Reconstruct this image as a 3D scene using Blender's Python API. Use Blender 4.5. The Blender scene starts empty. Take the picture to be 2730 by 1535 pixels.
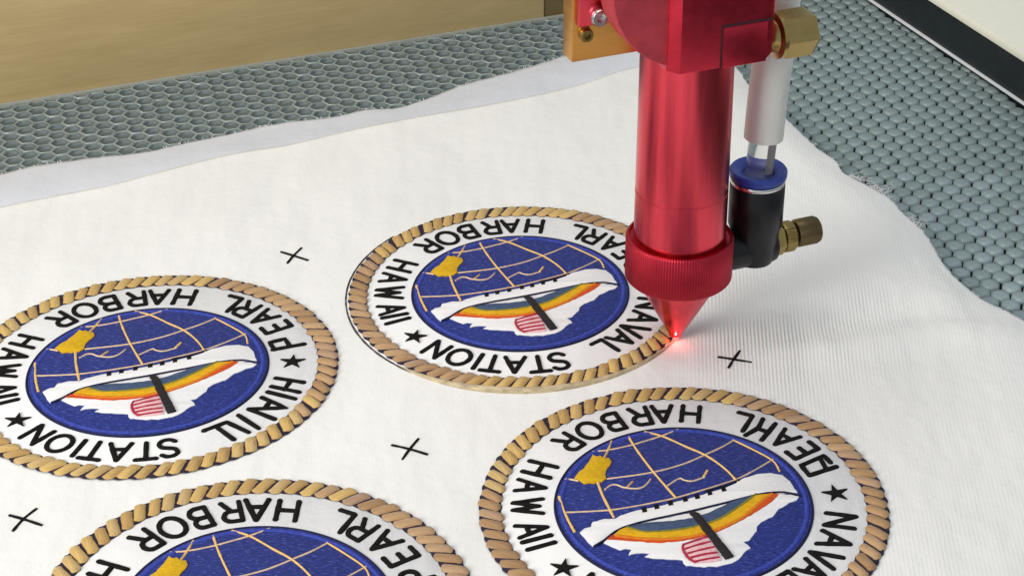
import bpy, bmesh, math, random
import numpy as np
from mathutils import Vector, Matrix
from mathutils.geometry import tessellate_polygon
R = math.radians
random.seed(7); rng = np.random.default_rng(7)
scn = bpy.context.scene
scn.unit_settings.scale_length = 0.032          # one unit = 32 mm (radius of a patch's blue field)

# ------------------------------------------------------------------ camera, light, exposure
CAM_H, PITCH, ROLL = 9.354, R(30.90), R(-0.41)
cd = bpy.data.cameras.new("camera"); cam = bpy.data.objects.new("camera", cd); scn.collection.objects.link(cam)
F = Vector((0, math.cos(PITCH), -math.sin(PITCH))); X0 = Vector((1, 0, 0)); U0 = X0.cross(F)
XR = math.cos(ROLL) * X0 + math.sin(ROLL) * U0; UR = -math.sin(ROLL) * X0 + math.cos(ROLL) * U0
m = Matrix((XR, UR, -F)).transposed().to_4x4(); m.translation = (0, 0, CAM_H); cam.matrix_world = m
cd.sensor_width = 36; cd.lens = 36 * 5359 / 2730; cd.clip_start = 0.5; cd.clip_end = 400
scn.camera = cam

w = bpy.data.worlds.new("World"); scn.world = w; w.use_nodes = True
w.node_tree.nodes["Background"].inputs[0].default_value = (0.80, 0.89, 1.0, 1)
w.node_tree.nodes["Background"].inputs[1].default_value = 0.50

def area(name, loc, target, size, size_y, power, col):
    l = bpy.data.lights.new(name, "AREA"); l.shape = "RECTANGLE"; l.size = size; l.size_y = size_y
    l.energy = power; l.color = col
    o = bpy.data.objects.new(name, l); scn.collection.objects.link(o); o.location = loc
    o.rotation_euler = (Vector(target) - Vector(loc)).to_track_quat("-Z", "Y").to_euler()
    return o
area("ceiling_softbox", (-1.0, 17, 16), (0.5, 15, 0), 10, 8, 860, (1, 0.975, 0.93))
area("window_softbox", (-16, 0, 11), (0, 15.5, 0.3), 11, 11, 4650, (1, 0.965, 0.90))
scn.view_settings.view_transform = "Standard"; scn.view_settings.look = "None"
scn.view_settings.exposure = 0.0; scn.view_settings.gamma = 1.0
scn.cycles.max_bounces = 8

ART = {"building":[[-0.808,-0.351],[-0.772,-0.303],[-0.722,-0.285],[-0.708,-0.226],[-0.62,-0.192],[-0.533,-0.19],[-0.491,-0.151],[-0.379,-0.1],[-0.188,-0.042],[0.071,0.054],[0.334,0.172],[0.428,0.232],[0.498,0.297],[0.606,0.345],[0.71,0.356],[0.797,0.328],[0.851,0.243],[0.892,0.097],[0.747,0.104],[0.579,0.077],[0.317,-0.023],[-0.005,-0.136],[-0.323,-0.238],[-0.45,-0.295],[-0.513,-0.325],[-0.589,-0.395],[-0.628,-0.452],[-0.716,-0.517],[-0.763,-0.436]],"spray":[[0.9,0.056],[0.875,0.009],[0.815,-0.02],[0.725,-0.095],[0.679,-0.174],[0.665,-0.194],[0.578,-0.251],[0.535,-0.309],[0.508,-0.391],[0.463,-0.471],[0.415,-0.489],[0.446,-0.524],[0.464,-0.563],[0.406,-0.619],[0.371,-0.678],[0.305,-0.733],[0.194,-0.768],[0.073,-0.765],[-0.029,-0.754],[-0.054,-0.688],[-0.163,-0.676],[-0.271,-0.664],[-0.331,-0.644],[-0.29,-0.607],[-0.39,-0.601],[-0.452,-0.626],[-0.424,-0.558],[-0.473,-0.546],[-0.51,-0.564],[-0.581,-0.515],[-0.633,-0.475],[-0.59,-0.414],[-0.501,-0.329],[-0.323,-0.244],[-0.006,-0.142],[0.317,-0.029],[0.578,0.071],[0.746,0.098]],"band_grey":[[-0.462,-0.3],[-0.374,-0.269],[-0.261,-0.248],[-0.099,-0.236],[0.053,-0.203],[0.182,-0.143],[0.288,-0.069],[0.396,0.014],[0.554,0.076],[0.579,0.079],[0.495,-0.003],[0.385,-0.111],[0.276,-0.209],[0.172,-0.269],[0.044,-0.318],[-0.081,-0.348],[-0.206,-0.363],[-0.329,-0.364]],"band_yellow":[[-0.553,-0.396],[-0.513,-0.338],[-0.45,-0.297],[-0.329,-0.352],[-0.205,-0.353],[-0.081,-0.338],[0.045,-0.308],[0.173,-0.26],[0.277,-0.199],[0.386,-0.101],[0.496,0.008],[0.573,0.084],[0.675,0.085],[0.594,-0.025],[0.425,-0.216],[0.228,-0.349],[0.1,-0.405],[-0.025,-0.437],[-0.186,-0.449],[-0.333,-0.441],[-0.48,-0.417]],"band_red":[[-0.618,-0.439],[-0.577,-0.395],[-0.527,-0.383],[-0.455,-0.412],[-0.333,-0.432],[-0.185,-0.439],[-0.025,-0.427],[0.101,-0.395],[0.228,-0.34],[0.426,-0.206],[0.595,-0.015],[0.662,0.086],[0.744,0.08],[0.699,0.013],[0.628,-0.066],[0.45,-0.222],[0.226,-0.375],[0.098,-0.432],[-0.028,-0.471],[-0.213,-0.494],[-0.457,-0.462]],"island":[[-0.837,0.324],[-0.807,0.391],[-0.754,0.453],[-0.716,0.538],[-0.696,0.592],[-0.685,0.629],[-0.653,0.602],[-0.626,0.616],[-0.595,0.579],[-0.556,0.582],[-0.537,0.528],[-0.549,0.491],[-0.573,0.449],[-0.592,0.365],[-0.588,0.312],[-0.624,0.271],[-0.649,0.278],[-0.682,0.253],[-0.723,0.263],[-0.759,0.249],[-0.79,0.285]],"flag":[[-0.049,-0.574],[-0.037,-0.523],[0.033,-0.481],[0.149,-0.433],[0.185,-0.499],[0.226,-0.662],[0.232,-0.709],[0.136,-0.729],[0.027,-0.738],[-0.012,-0.685]],"flag_lines":[[[-0.031,-0.525],[0.045,-0.487],[0.146,-0.441]],[[-0.028,-0.579],[0.066,-0.535],[0.164,-0.499]],[[-0.012,-0.632],[0.086,-0.593],[0.188,-0.561]],[[0.007,-0.681],[0.106,-0.646],[0.205,-0.626]],[[0.03,-0.727],[0.114,-0.703],[0.213,-0.68]],[[-0.036,-0.523],[-0.045,-0.58],[-0.012,-0.681],[0.03,-0.729]]],"mast":[[0.032,-0.143],[0.058,-0.128],[0.106,-0.157],[0.329,-0.67],[0.262,-0.702]],"hull_line":[[-0.704,-0.521],[-0.628,-0.452],[-0.513,-0.329],[-0.323,-0.238],[-0.005,-0.136],[0.317,-0.023],[0.579,0.075],[0.747,0.102],[0.834,0.086],[0.904,0.055]],"windows":[[[-0.33,-0.071],[-0.294,-0.059],[-0.287,-0.118],[-0.323,-0.129]],[[-0.234,-0.033],[-0.198,-0.021],[-0.191,-0.08],[-0.227,-0.091]],[[-0.124,0.01],[-0.088,0.021],[-0.082,-0.038],[-0.118,-0.049]],[[-0.008,0.054],[0.029,0.065],[0.035,0.006],[-0.002,-0.005]],[[0.087,0.086],[0.123,0.098],[0.129,0.038],[0.093,0.027]],[[0.188,0.132],[0.224,0.143],[0.23,0.083],[0.194,0.072]],[[0.302,0.176],[0.339,0.188],[0.344,0.128],[0.307,0.116]]],"lines":[[0.015,[[-0.387,0.871],[-0.329,0.692],[-0.248,0.484],[-0.168,0.302],[-0.055,0.065]]],[0.013,[[-0.252,0.935],[-0.11,0.869],[0.053,0.738],[0.22,0.603],[0.355,0.428],[0.448,0.24]]],[0.011,[[0.454,0.807],[0.575,0.7],[0.741,0.53],[0.784,0.386]]],[0.019,[[-0.658,0.292],[-0.623,0.115],[-0.583,-0.029],[-0.546,-0.16]]],[0.014,[[-0.527,0.814],[-0.558,0.698],[-0.595,0.59]]],[0.019,[[-0.958,0.098],[-0.929,-0.061],[-0.888,-0.212],[-0.849,-0.331]]],[0.009,[[-0.681,0.679],[-0.552,0.698],[-0.379,0.755],[-0.245,0.816],[-0.123,0.876],[0.022,0.967]]],[0.009,[[-0.578,0.318],[-0.358,0.359],[-0.175,0.408],[0.037,0.499],[0.242,0.635],[0.354,0.714],[0.46,0.806]]],[0.009,[[-0.905,0.319],[-0.86,0.314],[-0.809,0.296]]],[0.009,[[-0.917,-0.097],[-0.754,-0.091],[-0.566,-0.075],[-0.376,-0.033],[-0.21,0.014],[-0.055,0.065],[0.207,0.179],[0.34,0.242],[0.454,0.302],[0.599,0.411],[0.749,0.543]]],[0.008,[[-0.601,0.181],[-0.555,0.234],[-0.504,0.237],[-0.454,0.204],[-0.353,0.187],[-0.288,0.221],[-0.239,0.304]]],[0.013,[[-0.429,0.204],[-0.381,0.276]]],[0.008,[[-0.109,0.221],[-0.014,0.309],[0.023,0.287],[0.086,0.273],[0.153,0.305],[0.186,0.321]]],[0.018,[[0.18,0.326],[0.214,0.405]]]],"ticks":[[[0.451,0.273],[0.336,0.201],[0.178,0.138]]],"orange_line":[[-0.534,-0.402],[-0.455,-0.421],[-0.333,-0.443],[-0.186,-0.451],[-0.026,-0.439],[0.1,-0.405],[0.228,-0.347],[0.426,-0.212],[0.595,-0.017],[0.687,0.081]],"green_line":[[-0.444,-0.303],[-0.329,-0.36],[-0.206,-0.361],[-0.081,-0.346],[0.045,-0.316],[0.172,-0.268],[0.277,-0.207],[0.385,-0.109],[0.496,0.002],[0.566,0.078]],"A_naval":[[[1.072,-0.149],[1.313,-0.22]],[[1.049,-0.276],[1.29,-0.368]],[[1.197,-0.201],[1.161,-0.328]],[[1.027,-0.358],[1.263,-0.466]],[[0.988,-0.44],[1.204,-0.599],[0.9,-0.61]],[[1.065,-0.495],[1.028,-0.602]],[[0.9,-0.61],[1.126,-0.762]],[[0.828,-0.699],[1.012,-0.891]],[[0.746,-0.798],[0.937,-0.946]],[[0.746,-0.798],[0.576,-0.92]],[[0.686,-0.88],[0.833,-1.047]]],"A_P":[[[1.004,0.295],[1.267,0.385]],[[1.022,0.295],[0.968,0.414],[1.092,0.471],[1.146,0.352]]],"C_R":[[[0.727,1.109],[0.672,0.978],[0.562,0.885]],[[0.822,1.04],[0.686,0.817]],[[0.66,0.978],[0.755,0.92]]],"C_P":[[[1.016,0.339],[1.244,0.448]],[[1.016,0.339],[0.966,0.469],[1.164,0.595],[1.204,0.502]],[[1.13,0.552],[1.159,0.417]]],"crosses":[[[[-2.155,16.306],[-2.033,16.234],[-1.896,16.149]],[[-2.078,16.101],[-2.033,16.239],[-1.973,16.378]]],[[[1.764,14.448],[1.889,14.409],[2.031,14.36]],[[1.832,14.283],[1.89,14.416],[1.953,14.541]]],[[[-3.85,12.299],[-3.736,12.251],[-3.583,12.175]],[[-3.784,12.109],[-3.736,12.251],[-3.662,12.379]]],[[[-0.97,13.185],[-0.828,13.129],[-0.686,13.056]],[[-0.879,12.994],[-0.828,13.129],[-0.763,13.271]]]],"fab_top":[[-6.23,17.675],[-5.739,17.969],[-5.24,18.295],[-4.979,18.463],[-4.396,18.654],[-3.862,18.771],[-3.406,18.995],[-3.074,19.146],[-2.514,19.428],[-1.931,19.58],[-1.583,19.749],[-1.224,19.799],[-0.871,20.06],[-0.511,20.385],[-0.017,20.681],[0.362,20.943],[0.605,21.121],[1.041,21.412],[1.491,21.693],[2.023,22.045]],"fab_right":[[1.996,21.757],[2.272,21.152],[2.493,20.564],[2.551,20.384],[2.618,20.032],[2.785,19.622],[2.92,19.198],[3.156,18.519],[3.313,18.214],[3.341,17.983],[3.469,17.779],[3.626,17.562],[3.731,17.366],[3.807,17.082],[3.897,16.849],[3.963,16.556],[3.992,16.272],[4.039,15.987],[4.125,15.736],[4.239,15.49],[4.395,15.3],[4.534,15.114],[4.697,14.814],[4.738,14.307],[4.646,13.418],[4.339,12.181],[3.867,10.697],[3.42,7.945],[2.842,5.699]],"crease":[[-5.936,16.683],[-4.98,17.212],[-4.486,17.435],[-3.977,17.655],[-3.473,17.961],[-2.843,18.314],[-2.298,18.508],[-1.636,18.852],[-0.954,19.152],[-0.254,19.414],[0.647,19.838],[1.239,20.273],[1.848,20.662]],"board":[[-5.604,19.977],[0.63,22.341]],"rail":[[4.29,22.757],[5.572,19.7]],"strip_x":[[0.401,22.092]],"trim":[[4.276,22.352],[5.487,19.414]],"ripple":[[1.937,14.763],[2.735,14.875],[3.42,15.052],[4.178,15.2]],"M":[[-3.0935,14.305,1.021,0.0035,0.9939],[0.0752,15.5522,0.982,0.0056,1.0068],[1.3035,12.3725,0.9932,0.0116,1.0155],[-1.8359,11.0845,1.021,-0.0298,1.0428]],"let":[["R","in",136.6,1.184],["O","in",125.6,1.198],["B","in",114.6,1.195],["R","in",103.3,1.19],["A","in",94.4,1.194],["H","in",83.4,1.193],["L","in",63.3,1.212],["R","in",54.2,1.187],["A","in",43.8,1.224],["E","in",33.9,1.195],["P","in",22.6,1.199],["H","in",157.1,1.204],["A","in",168.1,1.21],["W","in",-179.9,1.206],["A","in",-166.3,1.213],["I","in",-160.7,1.202],["I","in",-156.3,1.203],["N","out",-127.8,1.22],["O","out",-116.4,1.215],["I","out",-108.0,1.208],["T","out",-101.8,1.21],["A","out",-92.4,1.195],["T","out",-82.3,1.208],["S","out",-74.0,1.208],["N","out",-11.2,1.174],["A","out",-23.0,1.228],["V","out",-33.6,1.265],["A","out",-41.9,1.201],["L","out",-52.0,1.201]]}

# ------------------------------------------------------------------ helpers
def link(name, data, parent=None, label=None, cat=None, group=None, kind=None):
    o = bpy.data.objects.new(name, data); scn.collection.objects.link(o)
    if parent is not None: o.parent = parent
    if label: o["label"] = label
    if cat: o["category"] = cat
    if group: o["group"] = group
    if kind: o["kind"] = kind
    return o
def mesh(name, verts, faces, mats, smooth=None, fmat=None):
    me = bpy.data.meshes.new(name); me.from_pydata([tuple(v) for v in verts], [], faces)
    for mt in (mats if isinstance(mats, (list, tuple)) else [mats]): me.materials.append(mt)
    if fmat is not None: me.polygons.foreach_set("material_index", fmat)
    if smooth is not None:
        me.shade_smooth()
        if smooth < 180: me.set_sharp_from_angle(angle=R(smooth))
    me.update(); return me
def fixed(me):
    bm = bmesh.new(); bm.from_mesh(me); bmesh.ops.recalc_face_normals(bm, faces=bm.faces); bm.to_mesh(me); bm.free(); return me

def catmull(pts, n=6, closed=False):
    pts = [np.array(p, float) for p in pts]; N = len(pts); out = []
    for i in range(N if closed else N - 1):
        if closed: a, b, c, d = pts[(i - 1) % N], pts[i], pts[(i + 1) % N], pts[(i + 2) % N]
        else: a, b, c, d = pts[max(i - 1, 0)], pts[i], pts[i + 1], pts[min(i + 2, N - 1)]
        for k in range(n):
            t = k / n
            out.append(0.5 * (2 * b + (c - a) * t + (2 * a - 5 * b + 4 * c - d) * t * t + (3 * b - a - 3 * c + d) * t ** 3))
    if not closed: out.append(pts[-1])
    return out

def ribbon(strokes, wd, h, mat, name, z=0.0, jag=0.0):
    """satin stitched lines: half-round raised strips lying on the cloth"""
    V, Fc = [], []
    prof = [(-1, 0.0), (-0.78, 0.62), (0, 1.0), (0.78, 0.62), (1, 0.0)]
    for st in strokes:
        closed = False
        if isinstance(st, tuple): st, closed = st
        P = [np.array(p, float) for p in st]
        wds = [wd] * len(P); hs = [h] * len(P)
        if not closed:
            d0 = P[0] - P[1]; d0 /= np.linalg.norm(d0) + 1e-9
            d1 = P[-1] - P[-2]; d1 /= np.linalg.norm(d1) + 1e-9
            P = [P[0] + d0 * wd * 0.45, P[0] + d0 * wd * 0.2] + P + [P[-1] + d1 * wd * 0.2, P[-1] + d1 * wd * 0.45]
            wds = [wd * 0.45, wd * 0.88] + wds + [wd * 0.88, wd * 0.45]; hs = [h * 0.3, h * 0.85] + hs + [h * 0.85, h * 0.3]
        n = len(P); base = len(V)
        for i in range(n):
            if closed: t = P[(i + 1) % n] - P[i - 1]
            else: t = P[min(i + 1, n - 1)] - P[max(i - 1, 0)]
            t /= np.linalg.norm(t) + 1e-9; nn = np.array([-t[1], t[0]])
            ww = wds[i] * (1 + (random.uniform(-jag, jag) if jag else 0))
            for a, b in prof:
                q = P[i] + nn * a * ww / 2
                V.append((q[0], q[1], z + b * hs[i]))
        for i in range(n if closed else n - 1):
            j = (i + 1) % n
            for k in range(4):
                Fc.append((base + i * 5 + k, base + i * 5 + k + 1, base + j * 5 + k + 1, base + j * 5 + k))
    me = mesh(name, V, Fc, mat, 60); return fixed_up(me)
def fixed_up(me):
    for p in me.polygons:
        if p.normal.z < 0: p.flip()
    me.update(); return me

def plate(pts, z0, z1, inset, mat, name, jag=0.0):
    """raised field of stitches with a soft shoulder"""
    P = [np.array(p, float) for p in pts]
    A = sum(P[i - 1][0] * P[i][1] - P[i][0] * P[i - 1][1] for i in range(len(P)))
    if A < 0: P = P[::-1]
    if jag:
        Q = []
        for i in range(len(P)):
            a, b = P[i], P[(i + 1) % len(P)]; L = np.linalg.norm(b - a); k = max(1, int(L / 0.03))
            for s in range(k):
                q = a + (b - a) * s / k
                Q.append(q + (rng.normal(0, jag, 2) if s else 0))
        P = Q
    n = len(P); ins = []
    for i in range(n):
        a, b, c = P[i - 1], P[i], P[(i + 1) % n]
        d0 = (b - a) / (np.linalg.norm(b - a) + 1e-9); d1 = (c - b) / (np.linalg.norm(c - b) + 1e-9)
        n0 = np.array([-d0[1], d0[0]]); n1 = np.array([-d1[1], d1[0]]); mm = n0 + n1
        L = np.linalg.norm(mm)
        if L < 1e-3: ins.append(b + n0 * inset); continue
        mm /= L; ins.append(b + mm * min(inset / max(mm @ n0, 0.35), inset * 1.8))
    V = [(p[0], p[1], z0) for p in P] + [(p[0], p[1], z0 + (z1 - z0) * 0.65) for p in P] + [(p[0], p[1], z1) for p in ins]
    Fc = []
    for i in range(n):
        j = (i + 1) % n
        Fc.append((i, j, n + j, n + i)); Fc.append((n + i, n + j, 2 * n + j, 2 * n + i))
    for t in tessellate_polygon([[Vector((p[0], p[1], 0)) for p in ins]]):
        a, b, c = (ins[k] for k in t)
        if (b[0] - a[0]) * (c[1] - a[1]) - (b[1] - a[1]) * (c[0] - a[0]) < 0: t = (t[0], t[2], t[1])
        Fc.append(tuple(2 * n + k for k in t))
    return mesh(name, V, Fc, mat, 50)

def lathe(prof, seg, mat, name, c=(0, 0), axis="z", ridges=None, smooth=35, caps=(True, True), fmat=None):
    V, Fc = [], []
    for k, (r, z) in enumerate(prof):
        for i in range(seg):
            a = 2 * math.pi * i / seg; rr = r
            if ridges and k in ridges[0]: rr = r * (1 + (ridges[1] if i % 4 < 2 else -ridges[1]))
            V.append((c[0] + rr * math.cos(a), c[1] + rr * math.sin(a), z))
    for k in range(len(prof) - 1):
        for i in range(seg):
            j = (i + 1) % seg
            Fc.append((k * seg + i, k * seg + j, (k + 1) * seg + j, (k + 1) * seg + i))
    if caps[0]: Fc.append(tuple(range(seg))[::-1])
    if caps[1]: Fc.append(tuple((len(prof) - 1) * seg + i for i in range(seg)))
    if axis == "x": V = [(z, x, y) for x, y, z in V]
    if axis == "-y": V = [(x, -z, y) for x, y, z in V]
    return fixed(mesh(name, V, Fc, mat, smooth))

def sweep(pts, rad, seg, mat, name, smooth=60, caps=True):
    P = [Vector(p) for p in pts]; n = len(P); V, Fc = [], []
    up = Vector((0, 1, 0))
    for i in range(n):
        t = (P[min(i + 1, n - 1)] - P[max(i - 1, 0)]).normalized()
        a = up - t * up.dot(t)
        if a.length < 1e-4: a = Vector((1, 0, 0)) - t * t.x
        a.normalize(); b = t.cross(a); r = rad[i] if isinstance(rad, (list, tuple)) else rad
        for k in range(seg):
            q = 2 * math.pi * k / seg; V.append(P[i] + (a * math.cos(q) + b * math.sin(q)) * r)
    for i in range(n - 1):
        for k in range(seg):
            j = (k + 1) % seg; Fc.append((i * seg + k, i * seg + j, (i + 1) * seg + j, (i + 1) * seg + k))
    if caps: Fc += [tuple(range(seg))[::-1], tuple((n - 1) * seg + k for k in range(seg))]
    return fixed(mesh(name, V, Fc, mat, smooth))

def prism(poly, z0, z1, mat, name, bevel=0.0, sel=None):
    """vertical extrusion of a plan polygon, edges eased"""
    bm = bmesh.new(); vs = [bm.verts.new((x, y, z0)) for x, y in poly]; f = bm.faces.new(vs)
    r = bmesh.ops.extrude_face_region(bm, geom=[f])
    bmesh.ops.translate(bm, vec=(0, 0, z1 - z0), verts=[v for v in r["geom"] if isinstance(v, bmesh.types.BMVert)])
    bmesh.ops.recalc_face_normals(bm, faces=bm.faces)
    if sel:
        es = [e for e in bm.edges if sel(e)]
        bmesh.ops.bevel(bm, geom=es, offset=0.06, segments=1, affect="EDGES")
    if bevel: bmesh.ops.bevel(bm, geom=list(bm.edges), offset=bevel, segments=2, affect="EDGES", profile=0.6)
    me = bpy.data.meshes.new(name); bm.to_mesh(me); bm.free(); me.materials.append(mat)
    me.shade_smooth(); me.set_sharp_from_angle(angle=R(30)); return me
def box(x0, x1, y0, y1, z0, z1, mat, name, bevel=0.0):
    return prism([(x0, y0), (x1, y0), (x1, y1), (x0, y1)], z0, z1, mat, name, bevel)

# ------------------------------------------------------------------ materials
class NT:
    def __init__(s, name):
        s.m = bpy.data.materials.new(name); s.m.use_nodes = True; s.t = s.m.node_tree
        s.b = s.t.nodes["Principled BSDF"]
    def n(s, typ, **kw):
        o = s.t.nodes.new(typ)
        for k, v in kw.items():
            if k in o.inputs: o.inputs[k].default_value = v
            else: setattr(o, k, v)
        return o
    def l(s, a, b): s.t.links.new(a, b)
    def coord(s, kind="Object", scale=(1, 1, 1), rot=0.0):
        c = s.n("ShaderNodeTexCoord"); mp = s.n("ShaderNodeMapping"); mp.inputs["Scale"].default_value = scale
        mp.inputs["Rotation"].default_value = (0, 0, rot)
        s.l(c.outputs[kind], mp.inputs["Vector"]); return mp.outputs[0]
    def noise(s, vec, scale, detail=3, rough=0.6):
        o = s.n("ShaderNodeTexNoise"); o.inputs["Scale"].default_value = scale; o.inputs["Detail"].default_value = detail
        o.inputs["Roughness"].default_value = rough; s.l(vec, o.inputs["Vector"]); return o.outputs["Fac"]
    def ramp(s, fac, stops):
        o = s.n("ShaderNodeValToRGB"); e = o.color_ramp.elements
        while len(e) < len(stops): e.new(0.5)
        for i, (p, c) in enumerate(stops): e[i].position = p; e[i].color = (*c, 1)
        s.l(fac, o.inputs["Fac"]); return o.outputs["Color"]
    def bump(s, h, strength, dist, prev=None):
        o = s.n("ShaderNodeBump"); o.inputs["Strength"].default_value = strength; o.inputs["Distance"].default_value = dist
        s.l(h, o.inputs["Height"])
        if prev is not None: s.l(prev, o.inputs["Normal"])
        return o.outputs["Normal"]
    def set(s, **kw):
        for k, v in kw.items():
            k = k.replace("_", " ")
            s.b.inputs[k].default_value = v
        return s
def sh(c, f): return tuple(min(1, x * f) for x in c)

def thread(name, col, scale=(14, 110, 60), rot=0.0, var=0.22, bump=0.5, kind="Object", sheen=0.02, rough=0.7, spec=0.25):
    t = NT(name); v = t.coord(kind, scale, rot)
    f = t.noise(v, 1.0, 2, 0.55)
    t.l(t.ramp(f, [(0.25, sh(col, 1 - var)), (0.5, col), (0.75, sh(col, 1 + var))]), t.b.inputs["Base Color"])
    t.l(t.bump(f, bump, 0.012), t.b.inputs["Normal"])
    t.set(Roughness=rough, Sheen_Weight=sheen, Specular_IOR_Level=spec); return t.m

def rope_mat(name, k):
    t = NT(name); oi = t.n("ShaderNodeObjectInfo")
    c = t.ramp(oi.outputs["Random"], k)
    f = t.noise(t.coord("Object", (9, 95, 30)), 1.0, 2)
    mx = t.n("ShaderNodeMixRGB"); mx.blend_type = "MULTIPLY"; mx.inputs["Fac"].default_value = 1
    t.l(c, mx.inputs[1]); t.l(t.ramp(f, [(0.25, (0.72, 0.66, 0.6)), (0.5, (1, 1, 1)), (0.8, (1.15, 1.12, 1.05))]), mx.inputs[2])
    t.l(mx.outputs[0], t.b.inputs["Base Color"]); t.l(t.bump(f, 0.55, 0.012), t.b.inputs["Normal"])
    t.set(Roughness=0.55, Sheen_Weight=0.15); return t.m

def blue_mat(name, base, lite):
    t = NT(name); v = t.coord("Object", (22, 75, 1), R(-20))
    f = t.noise(v, 1.0, 3, 0.65); g = t.noise(t.coord("Object", (1, 1, 1)), 6, 2)
    t.l(t.ramp(f, [(0.30, sh(base, 0.5)), (0.48, base), (0.60, sh(base, 1.5)), (0.72, lite)]), t.b.inputs["Base Color"])
    b = t.bump(g, 0.15, 0.02); t.l(t.bump(f, 0.7, 0.012, b), t.b.inputs["Normal"])
    t.set(Roughness=0.7, Sheen_Weight=0.04, Specular_IOR_Level=0.2); return t.m

def fabric_mat(name, col, ribs):
    t = NT(name); v = t.coord("Object", (1, 1, 1))
    big = t.noise(v, 0.5, 3)
    t.l(t.ramp(big, [(0.3, sh(col, 0.975)), (0.7, sh(col, 1.015))]), t.b.inputs["Base Color"])
    fine = t.noise(v, 60, 3, 0.7); nb = t.bump(fine, 0.10, 0.01); mid = t.noise(v, 2.2, 4); nb = t.bump(mid, 0.30, 0.06, nb); wrk = t.noise(t.coord("Object", (0.8, 0.25, 1), R(-35)), 1.4, 3, 0.5); nb = t.bump(wrk, 0.35, 0.22, nb); lint = t.noise(t.coord("Object", (70, 9, 1), R(4)), 1.0, 2); nb = t.bump(lint, 0.14, 0.012, nb)
    if ribs:
        rv = t.coord("Object", (1, 1, 1), R(4)); wv = t.n("ShaderNodeTexWave"); wv.wave_type = "BANDS"; wv.bands_direction = "X"
        wv.inputs["Scale"].default_value = 9.6; wv.inputs["Distortion"].default_value = 0.9; wv.inputs["Detail"].default_value = 2; wv.inputs["Detail Scale"].default_value = 1.2
        t.l(rv, wv.inputs["Vector"])
        # the twill ribs stand out where the cloth is drawn tight beside the nozzle
        vd = t.n("ShaderNodeVectorMath", operation="DISTANCE"); t.l(v, vd.inputs[0]); vd.inputs[1].default_value = (2.15, 15.1, 0)
        mr = t.n("ShaderNodeMapRange"); mr.inputs["From Min"].default_value = 0.35; mr.inputs["From Max"].default_value = 1.5; mr.inputs["To Min"].default_value = 1.0; mr.inputs["To Max"].default_value = 0.16
        t.l(vd.outputs["Value"], mr.inputs["Value"])
        pat = t.ramp(t.noise(v, 1.1, 2), [(0.35, (0.35,) * 3), (0.6, (1, 1, 1))])
        mu = t.n("ShaderNodeMath", operation="MULTIPLY"); t.l(mr.outputs[0], mu.inputs[0]); t.l(pat, mu.inputs[1])
        sx = t.n("ShaderNodeSeparateXYZ"); t.l(v, sx.inputs[0]); mx2 = t.n("ShaderNodeMapRange"); mx2.inputs["From Min"].default_value = 1.2; mx2.inputs["From Max"].default_value = 1.7; t.l(sx.outputs["X"], mx2.inputs["Value"])
        mu3 = t.n("ShaderNodeMath", operation="MULTIPLY"); t.l(mu.outputs[0], mu3.inputs[0]); t.l(mx2.outputs[0], mu3.inputs[1]); mu = mu3
        mu2 = t.n("ShaderNodeMath", operation="MULTIPLY"); t.l(mu.outputs[0], mu2.inputs[0]); t.l(wv.outputs["Fac"], mu2.inputs[1])
        nb = t.bump(mu2.outputs[0], 0.55, 0.012, nb)
    t.l(nb, t.b.inputs["Normal"]); t.set(Roughness=0.9, Sheen_Weight=0.1); return t.m

def metal(name, col, rough, brushed=None, aniso=0.0, var=0.08):
    t = NT(name); t.set(Metallic=1.0, Roughness=rough, Anisotropic=aniso)
    v = t.coord("Object", brushed or (1, 1, 1)); f = t.noise(v, 6 if brushed else 9, 4)
    t.l(t.ramp(f, [(0.3, sh(col, 1 - var)), (0.7, sh(col, 1 + var))]), t.b.inputs["Base Color"])
    rr = t.n("ShaderNodeMapRange"); rr.inputs["To Min"].default_value = rough * 0.8; rr.inputs["To Max"].default_value = rough * 1.25
    t.l(f, rr.inputs["Value"]); t.l(rr.outputs[0], t.b.inputs["Roughness"])
    t.l(t.bump(t.noise(t.coord("Object", brushed or (1, 1, 1)), 60 if not brushed else 20, 3), 0.06, 0.01), t.b.inputs["Normal"])
    return t.m
def plain(name, col, rough=0.5, var=0.06, scale=8, bump=0.05, spec=0.5, coat=0.0):
    t = NT(name); f = t.noise(t.coord("Object"), scale, 4)
    t.l(t.ramp(f, [(0.3, sh(col, 1 - var)), (0.7, sh(col, 1 + var))]), t.b.inputs["Base Color"])
    t.l(t.bump(t.noise(t.coord("Object"), scale * 12, 3), bump, 0.01), t.b.inputs["Normal"])
    t.set(Roughness=rough, Specular_IOR_Level=spec, Coat_Weight=coat); return t.m
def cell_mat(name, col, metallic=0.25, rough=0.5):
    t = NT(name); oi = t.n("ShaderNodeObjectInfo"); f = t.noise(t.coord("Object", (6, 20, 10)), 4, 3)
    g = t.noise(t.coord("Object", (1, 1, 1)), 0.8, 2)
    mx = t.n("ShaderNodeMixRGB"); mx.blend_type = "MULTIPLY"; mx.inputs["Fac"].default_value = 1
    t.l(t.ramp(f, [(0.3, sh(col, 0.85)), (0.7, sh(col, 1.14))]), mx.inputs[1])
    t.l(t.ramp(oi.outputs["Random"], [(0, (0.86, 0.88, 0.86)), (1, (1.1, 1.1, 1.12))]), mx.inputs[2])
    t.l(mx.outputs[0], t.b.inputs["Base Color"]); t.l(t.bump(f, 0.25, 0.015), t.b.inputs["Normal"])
    t.set(Metallic=metallic, Roughness=rough); return t.m
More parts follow.
